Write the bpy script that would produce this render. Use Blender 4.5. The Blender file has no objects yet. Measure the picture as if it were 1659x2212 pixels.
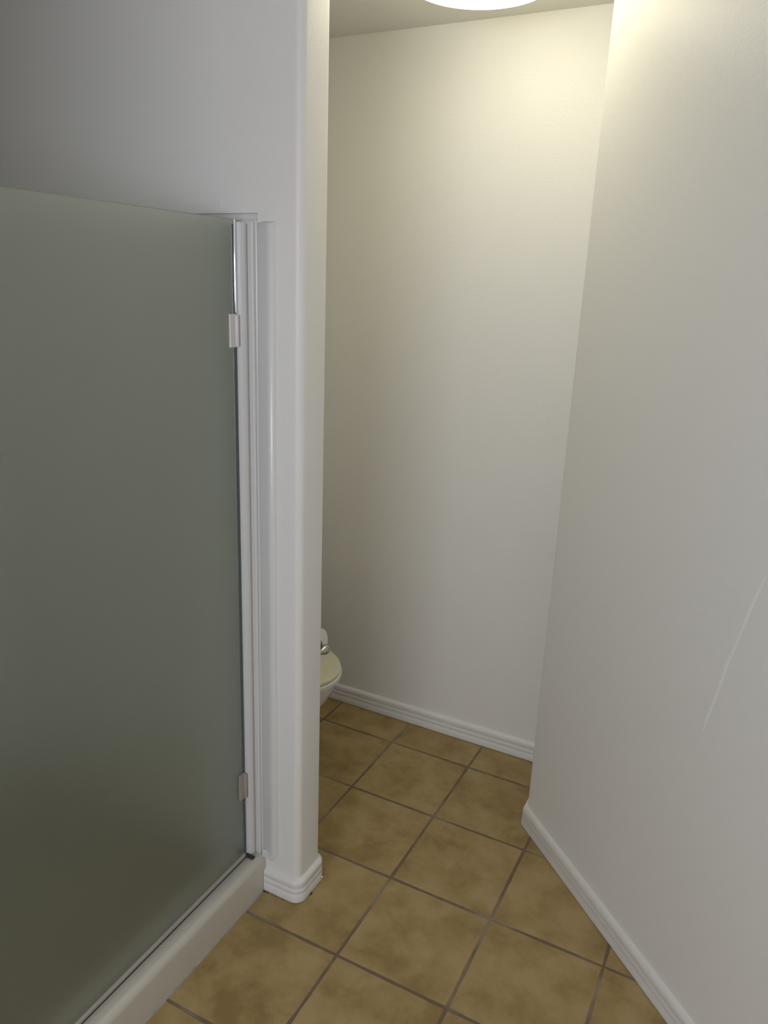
import bpy, bmesh, math, random
from mathutils import Matrix, Vector

C = bpy.context.scene
col = C.collection
PI = math.pi

# ------------------------------------------------------------------ camera
T = 0.308                                   # tile module in metres
cam_d = bpy.data.cameras.new('camera')
cam = bpy.data.objects.new('camera', cam_d); col.objects.link(cam)
yaw, pitch, roll = -0.469321700, 0.291178142, 0.0380570779
f = Vector((math.sin(yaw)*math.cos(pitch), math.cos(yaw)*math.cos(pitch), -math.sin(pitch)))
r = Vector((math.cos(yaw), -math.sin(yaw), 0)); u = r.cross(f)
cr, sr = math.cos(roll), math.sin(roll)
r2 = cr*r + sr*u; u2 = -sr*r + cr*u
m = Matrix((r2, u2, -f)).transposed().to_4x4()
m.translation = Vector((0.77205672, -1.65624254, 1.66441134))
cam.matrix_world = m
cam_d.sensor_fit = 'VERTICAL'; cam_d.sensor_height = 24.0
cam_d.lens = 1641.94/2212*24.0
cam_d.clip_start = 0.02
C.camera = cam

# ------------------------------------------------------------------ view and world
C.view_settings.view_transform = 'Standard'
C.view_settings.look = 'None'
C.view_settings.gamma = 1.0
C.view_settings.exposure = 0.0
C.view_settings.use_curve_mapping = False
w = bpy.data.worlds.new('World'); C.world = w; w.use_nodes = True
w.node_tree.nodes['Background'].inputs[0].default_value = (0.75, 0.85, 1.0, 1)
w.node_tree.nodes['Background'].inputs[1].default_value = 1.0

LAMP_STRENGTH = 6.3
LAMP_COLOR = (1.0, 0.945, 0.69)
# daylight through the window behind the photographer
al = bpy.data.lights.new('window_daylight', 'AREA')
al.shape = 'RECTANGLE'; al.size = 1.3; al.size_y = 0.55
al.energy = 25.5; al.color = (0.84, 0.88, 1.0)
ao = bpy.data.objects.new('window_daylight', al); col.objects.link(ao)
ao.location = (0.50, -3.36, 1.66)
ao.rotation_euler = (math.radians(90), 0, 0)

# ------------------------------------------------------------------ materials
def newmat(name):
    mt = bpy.data.materials.new(name); mt.use_nodes = True
    nt = mt.node_tree; b = nt.nodes['Principled BSDF']
    return mt, nt, b

def plain(name, colr, rough=0.5, metal=0.0, bump=None, var=0.03, vscale=6.0, coat=0.0):
    mt, nt, b = newmat(name)
    b.inputs['Roughness'].default_value = rough
    b.inputs['Metallic'].default_value = metal
    b.inputs['Coat Weight'].default_value = coat
    tc = nt.nodes.new('ShaderNodeTexCoord')
    n = nt.nodes.new('ShaderNodeTexNoise'); n.inputs['Scale'].default_value = vscale; n.inputs['Detail'].default_value = 4
    nt.links.new(tc.outputs['Object'], n.inputs['Vector'])
    mx = nt.nodes.new('ShaderNodeMix'); mx.data_type = 'RGBA'
    mx.inputs[6].default_value = tuple(c*(1-var) for c in colr)+(1,)
    mx.inputs[7].default_value = tuple(min(1, c*(1+var)) for c in colr)+(1,)
    nt.links.new(n.outputs['Fac'], mx.inputs[0])
    nt.links.new(mx.outputs[2], b.inputs['Base Color'])
    if bump:
        sc, st, dist = bump
        n2 = nt.nodes.new('ShaderNodeTexNoise'); n2.inputs['Scale'].default_value = sc; n2.inputs['Detail'].default_value = 3
        nt.links.new(tc.outputs['Object'], n2.inputs['Vector'])
        bp = nt.nodes.new('ShaderNodeBump'); bp.inputs['Strength'].default_value = st; bp.inputs['Distance'].default_value = dist
        nt.links.new(n2.outputs['Fac'], bp.inputs['Height']); nt.links.new(bp.outputs['Normal'], b.inputs['Normal'])
    return mt

PAINT = (0.86, 0.845, 0.81)
m_paint = plain('orange_peel_wall_paint', PAINT, 0.42, bump=(170, 0.35, 0.0012), var=0.015, vscale=3)
m_ceil = plain('ceiling_paint', (0.88, 0.865, 0.82), 0.75, bump=(120, 0.4, 0.002), var=0.02)
m_scuff = plain('scuffed_paint', (0.90, 0.89, 0.86), 0.5, bump=(170, 0.3, 0.001))
m_trim = plain('gloss_trim_paint', (0.82, 0.805, 0.78), 0.30, bump=(60, 0.12, 0.001), var=0.03, vscale=30)
m_fiber = plain('white_fiberglass', (0.76, 0.75, 0.73), 0.22, var=0.02)
m_pan = plain('cream_shower_pan', (0.62, 0.585, 0.50), 0.32, var=0.04, vscale=9)
m_panfloor = plain('darkened_textured_pan_floor', (0.34, 0.325, 0.27), 0.5, bump=(80, 0.4, 0.002))  # darkened below the pan's cream so the glass looks darker towards the bottom
m_jamb = plain('white_enamel_aluminium', (0.74, 0.73, 0.72), 0.25, var=0.02)
m_chrome = plain('polished_chrome', (0.80, 0.82, 0.84), 0.07, metal=1.0, var=0.01)
m_rail = plain('clear_grey_vinyl_rail', (0.45, 0.42, 0.37), 0.35, var=0.05, vscale=20)
m_dark = plain('gap_shade_and_block', (0.035, 0.038, 0.035), 0.6)  # near-black for the jamb end block and the painted-in gap shade under the rail
m_edge = plain('teal_glass_edge', (0.075, 0.10, 0.105), 0.25)
m_nickel = plain('brushed_nickel', (0.50, 0.49, 0.46), 0.2, metal=1.0, var=0.02)
m_hinge = plain('white_hinge_enamel', (0.74, 0.71, 0.69), 0.3)
m_hinge_old = plain('dingy_hinge_enamel', (0.40, 0.35, 0.31), 0.4, var=0.15, vscale=60)
m_ceramic = plain('white_vitreous_china', (0.76, 0.75, 0.70), 0.12, var=0.01, coat=0.5)
m_lid = plain('ivory_plastic_lid', (0.74, 0.72, 0.52), 0.3, var=0.01)
m_paper = plain('toilet_tissue', (0.86, 0.84, 0.80), 0.9, bump=(300, 0.3, 0.001))
m_card = plain('cardboard_core', (0.45, 0.34, 0.22), 0.9)
m_caulk = plain('grey_caulk', (0.36, 0.35, 0.33), 0.7, var=0.35, vscale=45)
m_grime = plain('dark_grime', (0.06, 0.05, 0.045), 0.9, var=0.3, vscale=90)
m_base = plain('lamp_base_enamel', (0.8, 0.78, 0.72), 0.4)

def tile_mat():
    mt, nt, b = newmat('mottled_beige_tile')
    N, L = nt.nodes.new, nt.links.new
    tc = N('ShaderNodeTexCoord')
    sx = N('ShaderNodeSeparateXYZ'); L(tc.outputs['Object'], sx.inputs[0])
    def M(op, a, bb=None, c=None):
        n = N('ShaderNodeMath'); n.operation = op
        for i, v in enumerate((a, bb, c)):
            if v is None: continue
            if isinstance(v, (int, float)): n.inputs[i].default_value = v
            else: L(v, n.inputs[i])
        return n.outputs[0]
    # slightly wandering grout edges
    wn = N('ShaderNodeTexNoise'); wn.inputs['Scale'].default_value = 14; wn.inputs['Detail'].default_value = 3
    L(tc.outputs['Object'], wn.inputs['Vector'])
    wob = M('MULTIPLY', M('SUBTRACT', wn.outputs['Fac'], 0.5), 0.006)
    def dist(c):
        q = M('DIVIDE', c, T)
        fr = M('SUBTRACT', q, M('ROUND', q))
        return M('MULTIPLY', M('ABSOLUTE', fr), T)
    d = M('MINIMUM', dist(sx.outputs[0]), dist(sx.outputs[1]))
    d = M('ADD', d, wob)
    mr = N('ShaderNodeMapRange'); mr.interpolation_type = 'SMOOTHSTEP'
    L(d, mr.inputs[0]); mr.inputs[1].default_value = 0.0030; mr.inputs[2].default_value = 0.0056
    tilef = mr.outputs[0]                       # 0 in grout, 1 on tile
    # a different offset of the mottling on every tile
    ix = M('FLOOR', M('DIVIDE', sx.outputs[0], T)); iy = M('FLOOR', M('DIVIDE', sx.outputs[1], T))
    cell = N('ShaderNodeCombineXYZ'); L(ix, cell.inputs[0]); L(iy, cell.inputs[1])
    wnz = N('ShaderNodeTexWhiteNoise'); L(cell.outputs[0], wnz.inputs['Vector'])
    va = N('ShaderNodeVectorMath'); va.operation = 'MULTIPLY_ADD'
    L(wnz.outputs['Color'], va.inputs[0]); va.inputs[1].default_value = (5, 5, 5); L(tc.outputs['Object'], va.inputs[2])
    n1 = N('ShaderNodeTexNoise'); n1.inputs['Scale'].default_value = 9; n1.inputs['Detail'].default_value = 6; n1.inputs['Roughness'].default_value = 0.62; n1.inputs['Distortion'].default_value = 0.15
    L(va.outputs[0], n1.inputs['Vector'])
    cr_ = N('ShaderNodeValToRGB'); L(n1.outputs['Fac'], cr_.inputs[0])
    e = cr_.color_ramp.elements
    e[0].position = 0.34; e[0].color = TILE_DARK
    e[1].position = 0.62; e[1].color = TILE_LIGHT
    m1 = e.new(0.47); m1.color = TILE_MID
    n2 = N('ShaderNodeTexNoise'); n2.inputs['Scale'].default_value = 5; n2.inputs['Detail'].default_value = 4
    L(tc.outputs['Object'], n2.inputs['Vector'])
    g = N('ShaderNodeValToRGB'); L(n2.outputs['Fac'], g.inputs[0])
    g.color_ramp.elements[0].position = 0.48; g.color_ramp.elements[0].color = GROUT_DARK
    g.color_ramp.elements[1].position = 0.64; g.color_ramp.elements[1].color = GROUT_LIGHT
    mx = N('ShaderNodeMix'); mx.data_type = 'RGBA'
    L(tilef, mx.inputs[0]); L(g.outputs[0], mx.inputs[6]); L(cr_.outputs[0], mx.inputs[7])
    L(mx.outputs[2], b.inputs['Base Color'])
    rr = M('MULTIPLY_ADD', tilef, -0.32, 0.85); L(rr, b.inputs['Roughness'])
    bp = N('ShaderNodeBump'); bp.inputs['Strength'].default_value = 0.6; bp.inputs['Distance'].default_value = 0.0015
    hh = M('MULTIPLY_ADD', n1.outputs['Fac'], 0.25, tilef); L(hh, bp.inputs['Height']); L(bp.outputs['Normal'], b.inputs['Normal'])
    return mt
TILE_DARK = (0.285, 0.188, 0.066, 1); TILE_MID = (0.37, 0.260, 0.102, 1); TILE_LIGHT = (0.43, 0.315, 0.143, 1)
GROUT_DARK = (0.175, 0.125, 0.080, 1); GROUT_LIGHT = (0.29, 0.235, 0.175, 1)
m_tile = tile_mat()

def glass_mat():
    mt = bpy.data.materials.new('frosted_green_glass'); mt.use_nodes = True
    nt = mt.node_tree; N, L = nt.nodes.new, nt.links.new
    b = nt.nodes['Principled BSDF']
    b.inputs['Base Color'].default_value = GLASS_TINT
    b.inputs['Roughness'].default_value = 0.30
    b.inputs['IOR'].default_value = 1.5
    b.inputs['Transmission Weight'].default_value = 0.96
    tc = N('ShaderNodeTexCoord')
    n = N('ShaderNodeTexNoise'); n.inputs['Scale'].default_value = 400
    L(tc.outputs['Object'], n.inputs['Vector'])
    bp = N('ShaderNodeBump'); bp.inputs['Strength'].default_value = 0.2; bp.inputs['Distance'].default_value = 0.0004
    L(n.outputs['Fac'], bp.inputs['Height']); L(bp.outputs['Normal'], b.inputs['Normal'])
    return mt
GLASS_TINT = (0.945, 1.0, 0.89, 1)
m_glass = glass_mat()

def lamp_mat():
    mt, nt, b = newmat('lit_opal_glass')
    b.inputs['Base Color'].default_value = (0.9, 0.88, 0.82, 1)
    b.inputs['Emission Color'].default_value = LAMP_COLOR+(1,)
    b.inputs['Emission Strength'].default_value = LAMP_STRENGTH
    return mt
m_lamp = lamp_mat()

# ------------------------------------------------------------------ helpers
def obj(name, bm, mat, parent=None, smooth=False, kind=None):
    bmesh.ops.recalc_face_normals(bm, faces=bm.faces)
    me = bpy.data.meshes.new(name); bm.to_mesh(me); bm.free()
    me.materials.append(mat)
    if smooth:
        for p in me.polygons: p.use_smooth = True
        me.set_sharp_from_angle(angle=math.radians(38))
    o = bpy.data.objects.new(name, me); col.objects.link(o)
    if parent:
        o.parent = parent
        o.matrix_parent_inverse = parent.matrix_basis.inverted()
    if kind: o['kind'] = kind
    return o

def struct(name, bm, mat, label=None, smooth=False):
    o = obj(name, bm, mat, smooth=smooth, kind='structure')
    if label: o['label'] = label; o['category'] = name.split('_')[0]
    return o

def thing(name, label, cat, loc):
    o = bpy.data.objects.new(name, None); col.objects.link(o)
    o.location = loc; o.empty_display_size = 0.05
    o['label'] = label; o['category'] = cat
    return o

def box(x0, x1, y0, y1, z0, z1, bev=0, seg=2, bm=None):
    b2 = bmesh.new()
    bmesh.ops.create_cube(b2, size=1)
    for v in b2.verts:
        v.co = Vector(((x0+x1)/2+v.co.x*(x1-x0), (y0+y1)/2+v.co.y*(y1-y0), (z0+z1)/2+v.co.z*(z1-z0)))
    if bev: bmesh.ops.bevel(b2, geom=b2.edges[:], offset=bev, segments=seg, profile=0.5, affect='EDGES')
    if bm is None: return b2
    me = bpy.data.meshes.new('t'); b2.to_mesh(me); b2.free(); bm.from_mesh(me); bpy.data.meshes.remove(me)
    return bm

def prism(pts, z0, z1, bm=None):
    """plan polygon raised from z0 to z1"""
    bm = bm or bmesh.new()
    a = [bm.verts.new((x, y, z0)) for x, y in pts]; b = [bm.verts.new((x, y, z1)) for x, y in pts]
    n = len(pts)
    bm.faces.new(a[::-1]); bm.faces.new(b)
    for i in range(n): bm.faces.new((a[i], a[(i+1) % n], b[(i+1) % n], b[i]))
    return bm

def rings(bm, rs, cap=True):
    vs = [[bm.verts.new(p) for p in ring] for ring in rs]
    n = len(vs[0])
    for i in range(len(vs)-1):
        for j in range(n):
            bm.faces.new((vs[i][j], vs[i][(j+1) % n], vs[i+1][(j+1) % n], vs[i+1][j]))
    if cap:
        bm.faces.new(vs[0][::-1]); bm.faces.new(vs[-1])
    return bm

def lathe(prof, n=48, origin=(0, 0, 0), axis='Z', bm=None):
    """prof: list of (radius, height) with radius > 0"""
    bm = bm or bmesh.new(); o = Vector(origin); rs = []
    for rad, h in prof:
        ring = []
        for k in range(n):
            a = 2*PI*k/n; c, s = rad*math.cos(a), rad*math.sin(a)
            p = {'Z': Vector((c, s, h)), 'X': Vector((h, c, s)), 'Y': Vector((s, h, c))}[axis]
            ring.append(o+p)
        rs.append(ring)
    return rings(bm, rs)

def arc(cx, cy, rad, a0, a1, n=8):
    return [(cx+rad*math.cos(math.radians(a0+(a1-a0)*i/n)), cy+rad*math.sin(math.radians(a0+(a1-a0)*i/n))) for i in range(n+1)]

def strip(path, prof, side=1):
    """closed profile (offset, z) carried along a plan path with mitred corners; offset goes to the right of travel * side"""
    bm = bmesh.new(); P = [Vector((x, y)) for x, y in path]; n = len(P); rs = []
    for i in range(n):
        d1 = (P[i]-P[i-1]).normalized() if i else (P[1]-P[0]).normalized()
        d2 = (P[i+1]-P[i]).normalized() if i < n-1 else d1
        n1 = Vector((d1.y, -d1.x))*side; n2 = Vector((d2.y, -d2.x))*side
        mt = (n1+n2).normalized(); k = 1/max(0.3, mt.dot(n1))
        rs.append([Vector((P[i].x+mt.x*k*o, P[i].y+mt.y*k*o, z)) for o, z in prof])
    return rings(bm, rs)

# ------------------------------------------------------------------ the room
CEIL = 2.434
YB = 0.778            # face of the back wall
XS = -0.183           # end face of the partition
Y0, Y1 = -0.210, -0.097
AX, AY = 0.277, 0.420  # corner where the angled wall ends
DX, DY = 0.719, -0.695
LX = 1.75; LY = AY + (LX-AX)*DY/DX

struct('floor', box(-1.45, 2.0, -3.6, 1.0, -0.06, 0.0), m_tile, 'floor of square mottled beige ceramic tiles with brown grout')
struct('ceiling', box(-1.45, 2.0, -3.6, 1.0, CEIL, CEIL+0.08), m_ceil, 'plain white painted ceiling above the toilet alcove')
struct('wall_back', box(-1.45, AX+0.1, YB, YB+0.12, 0, CEIL), m_paint, 'off-white wall at the back of the toilet alcove')

# partition: bull-nosed free end, and a recess where the shower surround sits
R_ = 0.019
pts = [(-1.36, Y1), (-1.36, Y0+0.016), (-0.302, Y0+0.016), (-0.302, Y0+0.003), (-0.299, Y0)]
pts += arc(XS-R_, Y0+R_, R_, -90, 0, 7) + arc(XS-R_, Y1-R_, R_, 0, 90, 7)
bm = prism(pts, 0, 1.803)
pts2 = [(-1.36, Y1), (-1.36, Y0)] + arc(XS-R_, Y0+R_, R_, -90, 0, 7) + arc(XS-R_, Y1-R_, R_, 0, 90, 7)
prism(pts2, 1.803, CEIL, bm)
wl = struct('wall_partition', bm, m_paint, 'white partition wall with rounded end between shower and toilet alcove', smooth=True)

# angled wall on the right
pts = [(AX+0.004, AY-0.0038), (AX+0.0008, AY+0.0012), (AX, AY+0.006), (AX, YB), (AX+0.1, YB), (AX+0.1, 0.9), (2.0, 0.9), (2.0, LY), (LX, LY)]
wr = struct('wall_right', prism(pts, 0, CEIL), m_paint, 'off-white angled wall running along the right side of the photo', smooth=True)
struct('wall_side', box(LX, LX+0.12, -3.6, LY, 0, CEIL), m_paint)
struct('wall_alcove', box(-1.36-0.10, -1.13, Y1, YB, 0, CEIL), m_paint)
struct('wall_shower', box(-1.45, -1.33, -1.60, Y0, 0, CEIL), m_paint)
struct('wall_left', box(-1.45, -0.293, -3.6, -1.52, 0, CEIL), m_paint)
# rear wall behind the photographer, with the window the daylight comes through
bm = box(-0.293, -0.15, -3.52, -3.40, 0, CEIL)
box(1.15, LX, -3.52, -3.40, 0, CEIL, bm=bm); box(-0.15, 1.15, -3.52, -3.40, 0, 1.38, bm=bm); box(-0.15, 1.15, -3.52, -3.40, 1.94, CEIL, bm=bm)
struct('wall_rear', bm, m_paint)
bm = box(-0.19, 1.19, -3.40, -3.385, 1.32, 1.38)
box(-0.19, 1.19, -3.40, -3.385, 1.94, 2.00, bm=bm); box(-0.21, -0.15, -3.40, -3.385, 1.32, 2.00, bm=bm); box(1.15, 1.21, -3.40, -3.385, 1.32, 2.00, bm=bm)
box(0.49, 0.515, -3.46, -3.42, 1.38, 1.94, bm=bm)
struct('window_1', bm, m_trim)

# faint scuff on the angled wall
def on_diag(t, z, off): return Vector((AX+DX*t-0.695*off, AY+DY*t-0.719*off, z))
sc = [(0.740, 1.150, .002), (0.722, 1.085, .005), (0.700, 0.985, .003), (0.686, 0.930, .005), (0.676, 0.865, .004), (0.662, 0.800, .004), (0.655, 0.755, .002)]
bm = bmesh.new(); rs = []
for t, z, wd in [(t_, z_, w_*1.5) for t_, z_, w_ in sc]:
    rs.append([on_diag(t-wd, z, -0.0005), on_diag(t-wd*.4, z, 0.0003), on_diag(t+wd*.4, z, 0.0003), on_diag(t+wd, z, -0.0005)])
rings(bm, rs)
s = obj('scuff_mark', bm, m_scuff, wr, smooth=True); s['label'] = 'faint pale scuff line in the paint'

# small ridge of paint above the surround corner
s = obj('paint_ridge', box(-0.402, -0.398, Y0-0.0012, Y0+0.001, 1.806, 1.834, 0.0005), m_paint, wl)

# ------------------------------------------------------------------ baseboards
BB = [(-0.003, 0.0016), (0.0125, 0.0016), (0.0132, 0.004), (0.0132, 0.0275), (0.0122, 0.0290), (0.0122, 0.0305), (0.0130, 0.032),
      (0.0130, 0.0450), (0.0116, 0.0470), (0.0116, 0.0485), (0.0126, 0.0505), (0.0126, 0.0640), (0.0116, 0.0675), (0.0085, 0.0705), (-0.003, 0.0760)]
struct('baseboard_back', strip([(-1.12, YB), (AX, YB)], BB, 1), m_trim, 'white grooved baseboard along the back wall of the toilet alcove', smooth=True)
struct('baseboard_right', strip([(AX, YB-0.013), (AX, AY), (LX, LY)], BB, 1), m_trim, 'white grooved baseboard along the angled right wall', smooth=True)
path = [(-0.292, Y0)] + arc(XS-R_, Y0+R_, R_, -90, 0, 7) + arc(XS-R_, Y1-R_, R_, 0, 90, 7) + [(-0.95, Y1)]
bl = struct('baseboard_left', strip(path, BB, 1), m_trim, 'white grooved baseboard wrapping the rounded end of the partition', smooth=True)

def blob(name, spots, mat, parent, seed=1):
    rnd = random.Random(seed); bm = bmesh.new()
    for x, y, z, s in spots:
        b3 = bmesh.new(); bmesh.ops.create_icosphere(b3, subdivisions=2, radius=s)
        for v in b3.verts: v.co = Vector((v.co.x*rnd.uniform(.7, 1.2)+x, v.co.y*rnd.uniform(.7, 1.2)+y, max(0.0003, v.co.z*rnd.uniform(.35, .7)+z)))
        me = bpy.data.meshes.new('t'); b3.to_mesh(me); b3.free(); bm.from_mesh(me); bpy.data.meshes.remove(me)
    return obj(name, bm, mat, parent)
blob('grime_speck', [(-0.284, -0.2235, .001, .004), (-0.276, -0.2240, .001, .003), (-0.2895, -0.2260, .001, .003), (-0.1695, -0.166, .002, .004), (-0.1690, -0.172, .001, .003),
                     (-0.262, -0.2240, .001, .002), (-0.250, -0.2245, .001, .0015), (-0.226, -0.2250, .001, .0015)], m_grime, bl)
blob('paint_chip', [(-0.1695, -0.106, .010, .0032), (-0.1700, -0.112, .004, .002)], m_trim, bl, 4)

# ------------------------------------------------------------------ shower
PX = -0.293
pan = thing('shower_pan', 'cream shower pan with raised front curb meeting the tile floor', 'shower base', (PX, -0.86, 0))
# curb with a rounded front top edge and a shallow sill step
cp = [(-0.430, 0.0), (-0.430, 0.085), (-0.418, 0.104), (-0.40, 0.1085), (-0.356, 0.1085), (-0.332, 0.1085), (-0.329, 0.1105), (-0.3120, 0.1115)]
cp += [(-0.3120+0.019*math.sin(math.radians(a)), 0.0925+0.019*math.cos(math.radians(a))) for a in range(15, 91, 15)] + [(PX, 0.0)]
ya, yb_ = Y0+0.0155, -1.515
bm = bmesh.new(); rings(bm, [[Vector((x, y, z)) for x, z in cp] for y in (ya, yb_)])
obj('curb', bm, m_pan, pan, smooth=True)
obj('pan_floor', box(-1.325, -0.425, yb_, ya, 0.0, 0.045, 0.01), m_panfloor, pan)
bm = lathe([(0.05, 0.0455), (0.05, 0.048), (0.045, 0.050), (0.001, 0.050)], 32, (-0.86, -0.86, 0))
obj('drain', bm, m_chrome, pan, smooth=True)
bm = bmesh.new(); rs = []; rnd = random.Random(3)
for i in range(60):
    y = Y0-0.014 + (yb_-Y0+0.02)*i/59; t = 0.0035+rnd.uniform(-.001, .0022)
    rs.append([Vector((PX-0.002, y, -0.001)), Vector((PX+t, y, -0.001)), Vector((PX+t*.7, y, t*.35)), Vector((PX+0.0005, y, t*.9)), Vector((PX-0.002, y, t))])
rings(bm, rs); obj('caulk_bead', bm, m_caulk, pan, smooth=True)

sur = thing('shower_surround', 'white fiberglass shower surround with a rounded flange on the partition wall', 'shower surround', (-0.3, Y0, 0.11))
# flange lying on the partition face, rounded towards the room
fp = [(-0.302, Y0+0.013), (-0.3045, Y0+0.0035), (-0.302, Y0+0.0005), (-0.276, Y0-0.0065), (-0.272, Y0-0.0088), (-0.265, Y0-0.0108), (-0.258, Y0-0.0095), (-0.2525, Y0-0.0050), (-0.250, Y0+0.001)]
bm = bmesh.new()
rs = []
for z, k in ((0.128, 1), (1.778, 1), (1.783, .75), (1.786, .2)):
    rs.append([Vector((x, Y0+0.001+(y-Y0-0.001)*(k if y < Y0+0.001 else 1), z)) for x, y in fp])
rings(bm, rs); obj('flange', bm, m_fiber, sur, smooth=True)
obj('flange_foot', box(-0.303, -0.262, Y0-0.006, Y0+0.012, 0.106, 0.130, 0.003), m_fiber, sur)
obj('end_panel', box(-1.325, -0.3035, Y0+0.004, Y0+0.0155, 0.046, 1.790, 0.003), m_fiber, sur)
obj('back_panel', box(-1.3295, -1.318, -1.508, Y0+0.003, 0.046, 1.790, 0.003), m_fiber, sur)
obj('near_panel', box(-1.317, -0.3035, -1.518, -1.508, 0.110, 1.790, 0.003), m_fiber, sur)

# white jamb the door hangs on
jamb = thing('door_jamb', 'white enamelled metal jamb beside the frosted shower door', 'door jamb', (-0.335, Y0, 0.112))
bm = bmesh.new()
jp = [(-0.352, Y0+0.004), (-0.3525, -0.2290), (-0.349, -0.2330), (-0.340, -0.2345), (-0.331, -0.2320), (-0.3265, -0.2250), (-0.3260, -0.2160), (-0.3230, -0.2135), (-0.3130, -0.2150), (-0.3095, -0.2120), (-0.3090, Y0+0.004)]
rings(bm, [[Vector((x, y, z)) for x, y in jp] for z in (0.1125, 1.783)])
obj('channel', bm, m_jamb, jamb, smooth=True)
obj('gasket', box(-0.3262, -0.3236, -0.2185, Y0+0.003, 0.114, 1.781), m_rail, jamb)
obj('end_block', box(-0.340, -0.312, -0.246, -0.2335, 0.1125, 0.118, 0.002), m_dark, jamb)

# frosted glass door, hinged on the jamb
GX = -0.345
door = thing('shower_door', 'frosted green glass shower door standing on the cream curb', 'shower door', (GX, -0.242, 0.115))
obj('glass_panel', box(GX-0.003, GX+0.003, -1.045, -0.2450, 0.118, 1.788, 0.0008, 1), m_glass, door)
obj('edge_seal', box(GX-0.0035, GX+0.0035, -0.2448, -0.2365, 0.124, 1.778), m_edge, door)
bm = lathe([(0.0030, 1.590), (0.0034, 1.595), (0.0034, 1.782), (0.0025, 1.789)], 24, (GX+0.004, -0.2380, 0))
obj('pivot_rod', bm, m_chrome, door, smooth=True)['label'] = 'bright chrome pivot rod'
def hinge(z0, z1, mat, lab):
    h = obj('hinge', box(GX-0.010, GX+0.007, -0.262, -0.232, z0, z1, 0.0015), mat, door)
    h['label'] = lab
    obj('hinge_barrel', lathe([(0.004, z0+0.002), (0.0048, z0+0.004), (0.0048, z1-0.004), (0.004, z1-0.002)], 20, (GX+0.0085, -0.2405, 0)), mat, h, smooth=True)
hinge(1.514, 1.588, m_hinge, 'clean white upper hinge')
hinge(0.305, 0.383, m_hinge_old, 'dingy lower hinge')
obj('bottom_rail', box(GX-0.007, GX+0.009, -1.045, -0.2440, 0.1135, 0.1235, 0.0015), m_rail, door)
obj('strip', box(GX+0.002, GX+0.0085, -1.045, -0.2440, 0.1090, 0.1134), m_dark, door)  # dark band filling the gap under the rail, its shade put into the colour

fx = thing('fixed_panel', 'frosted green glass fixed panel beside the shower door', 'glass panel', (GX, -1.28, 0.115))
obj('glass_pane', box(GX-0.003, GX+0.003, -1.502, -1.052, 0.1090, 1.788, 0.0008, 1), m_glass, fx)

# ------------------------------------------------------------------ toilet
TY = 0.275; TIP = -0.363
toi = thing('toilet', 'white toilet with closed ivory lid half hidden behind the partition', 'toilet', (-0.80, TY, 0))
def egg(xf, xb, hw, z, n=56, p=2.0):
    """outline with its tip at xf and its rear at xb; widest part 0.24 behind the tip"""
    xm = xf-0.24 if xf-xb > 0.34 else (xf+xb)/2; out = []
    for k in range(n):
        a = 2*PI*k/n; c, s_ = math.cos(a), math.sin(a)
        x = xm+(xf-xm)*abs(c)**(2/p)*(1 if c > 0 else -1) if c > 0 else xm-(xm-xb)*abs(c)**(2/2.8)
        y = hw*abs(s_)**(2/(p if c > 0 else 2.8))*(1 if s_ > 0 else -1)
        out.append(Vector((x, TY+y, z)))
    return out
bm = bmesh.new()
prof = [(-0.452, -1.02, .128, 0.0), (-0.449, -1.02, .131, .014), (-0.462, -1.01, .118, .034), (-0.500, -1.00, .088, .09), (-0.500, -0.98, .090, .15), (-0.475, -0.96, .108, .21),
        (-0.435, -0.95, .135, .27), (-0.400, -0.94, .160, .32), (-0.382, -0.93, .174, .36), (-0.376, -0.93, .178, .385), (-0.380, -0.93, .176, .392)]
rings(bm, [egg(*p) for p in prof]); obj('bowl', bm, m_ceramic, toi, smooth=True)
bm = bmesh.new(); rings(bm, [egg(TIP-.004, -0.90, .181, .393), egg(TIP+.001, -0.90, .186, .396), egg(TIP+.001, -0.90, .186, .406), egg(TIP-.004, -0.90, .181, .410)])
obj('seat', bm, m_ceramic, toi, smooth=True)
bm = bmesh.new(); rings(bm, [egg(TIP-.007, -0.915, .178, .4115), egg(TIP-.003, -0.915, .182, .414), egg(TIP-.003, -0.915, .182, .421), egg(TIP-.008, -0.912, .177, .4255), egg(TIP-.030, -0.90, .155, .428), egg(TIP-.10, -0.85, .09, .4295)])
lid = obj('lid', bm, m_lid, toi, smooth=True); lid['label'] = 'ivory closed lid'
for s_ in (-1, 1):
    obj('lid_hinge', lathe([(0.010, -0.02), (0.012, -0.017), (0.012, 0.017), (0.010, 0.02)], 16, (-0.925, TY+s_*0.075, 0.410), 'Y'), m_ceramic, toi, smooth=True)
    obj('bolt_cap', lathe([(0.014, 0.0), (0.014, .012), (0.010, .020), (0.002, .023)], 20, (-0.72, TY+s_*0.118, 0)), m_ceramic, toi, smooth=True)
obj('tank', box(-1.122, -0.935, TY-0.235, TY+0.235, 0.385, 0.735, 0.02, 4), m_ceramic, toi, smooth=True)
obj('tank_lid', box(-1.127, -0.925, TY-0.245, TY+0.245, 0.736, 0.770, 0.012, 3), m_ceramic, toi, smooth=True)
lv = lathe([(0.010, 0.0), (0.012, .004), (0.010, .012), (0.002, .014)], 20, (-0.9345, TY+0.17, 0.68), 'X')
box(-0.926, -0.918, TY+0.10, TY+0.175, 0.673, 0.686, 0.003, bm=lv)
obj('flush_lever', lv, m_chrome, toi, smooth=True)

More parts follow.
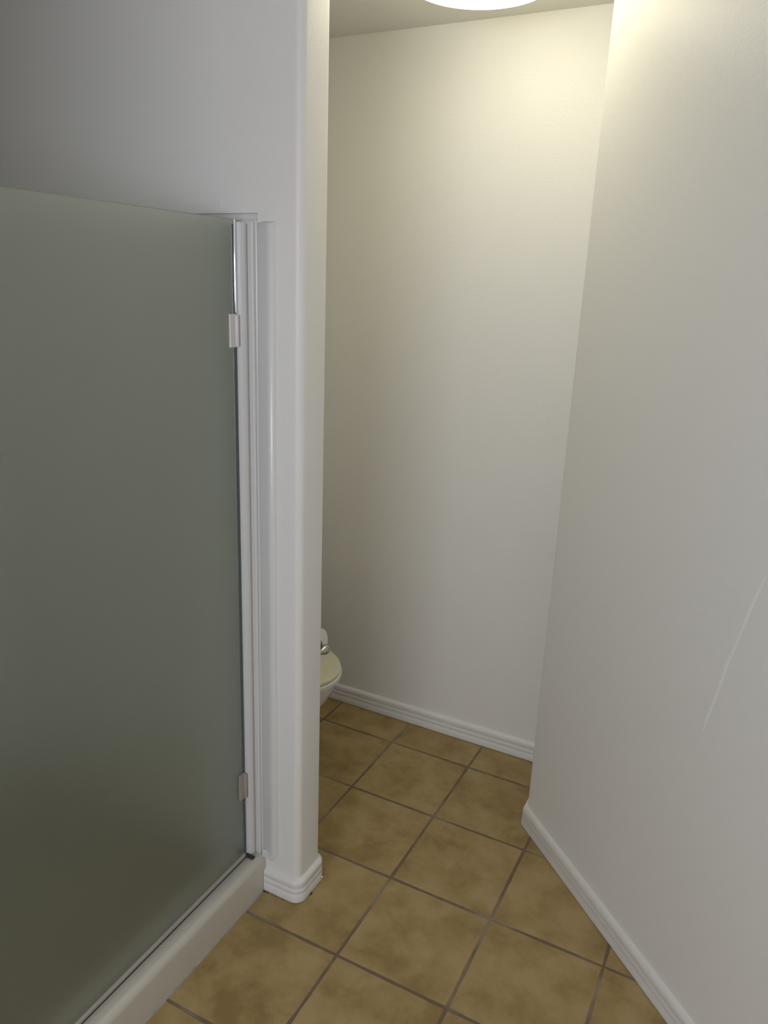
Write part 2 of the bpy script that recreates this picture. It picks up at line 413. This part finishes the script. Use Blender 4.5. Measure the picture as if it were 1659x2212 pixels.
# ------------------------------------------------------------------ toilet paper on the hidden side of the partition
RX, RY, RZ, RR = -0.248, -0.028, 0.693, 0.052
hold = thing('toilet_paper_holder', 'shiny metal toilet paper holder with ball end behind the partition', 'toilet paper holder', (-0.29, Y1, 0.68))
for sgn, xx in ((1, RX+0.024), (-1, RX-0.125)):
    bm = lathe([(0.022, 0.0), (0.022, .004), (0.016, .008), (0.0075, .014), (0.0065, .030), (0.0072, .050), (0.0085, .058), (0.0115, .063), (0.0140, .071), (0.0140, .078), (0.0115, .085), (0.0070, .089), (0.0020, .0905)], 28, (xx, Y1+0.0002, RZ-0.004), 'Y')
    obj('post', bm, m_nickel, hold, smooth=True)
obj('spindle', lathe([(0.0075, RX-0.118), (0.0075, RX+0.017)], 20, (0, RY, RZ-0.010), 'X'), m_nickel, hold, smooth=True)
rollo = thing('toilet_paper_roll', 'white toilet paper roll peeking out past the partition above the toilet', 'toilet paper', (RX-0.05, RY, RZ))
bm = bmesh.new(); n = 48; x0, x1 = RX-0.10, RX+0.006
R4 = [(0.0205, x0), (RR-0.002, x0), (RR, x0+.002), (RR, x1-.002), (RR-0.002, x1), (0.0205, x1)]
rs = [[bm.verts.new((h, RY+rad*math.cos(2*PI*k/n), RZ+rad*math.sin(2*PI*k/n))) for k in range(n)] for rad, h in R4]
for i in range(len(rs)):
    for j in range(n):
        bm.faces.new((rs[i][j], rs[i][(j+1) % n], rs[(i+1) % len(rs)][(j+1) % n], rs[(i+1) % len(rs)][j]))
obj('tissue', bm, m_paper, rollo, smooth=True)
bm = bmesh.new(); R5 = [(0.0190, x0+.001), (0.0204, x0+.001), (0.0204, x1-.001), (0.0190, x1-.001)]
rs = [[bm.verts.new((h, RY+rad*math.cos(2*PI*k/n), RZ+rad*math.sin(2*PI*k/n))) for k in range(n)] for rad, h in R5]
for i in range(4):
    for j in range(n):
        bm.faces.new((rs[i][j], rs[i][(j+1) % n], rs[(i+1) % 4][(j+1) % n], rs[(i+1) % 4][j]))
obj('core', bm, m_card, rollo, smooth=True)

# ------------------------------------------------------------------ ceiling light
LCX, LCY = -0.020, 0.310
lamp = thing('ceiling_light', 'glowing round dome light on the ceiling of the toilet alcove', 'ceiling light', (LCX, LCY, CEIL))
obj('base_plate', lathe([(0.130, CEIL-0.022), (0.137, CEIL-0.020), (0.137, CEIL-0.0005)], 64, (LCX, LCY, 0)), m_base, lamp, smooth=True)
# a mushroom-shaped opal glass: narrow at the plate, widest half way down, domed below
prof = [(0.002, CEIL-0.095), (0.050, CEIL-0.094), (0.098, CEIL-0.0905), (0.138, CEIL-0.084), (0.170, CEIL-0.075), (0.190, CEIL-0.065), (0.200, CEIL-0.055),
        (0.197, CEIL-0.045), (0.186, CEIL-0.036), (0.170, CEIL-0.030), (0.140, CEIL-0.0235)]
obj('diffuser', lathe(prof, 72, (LCX, LCY, 0)), m_lamp, lamp, smooth=True)
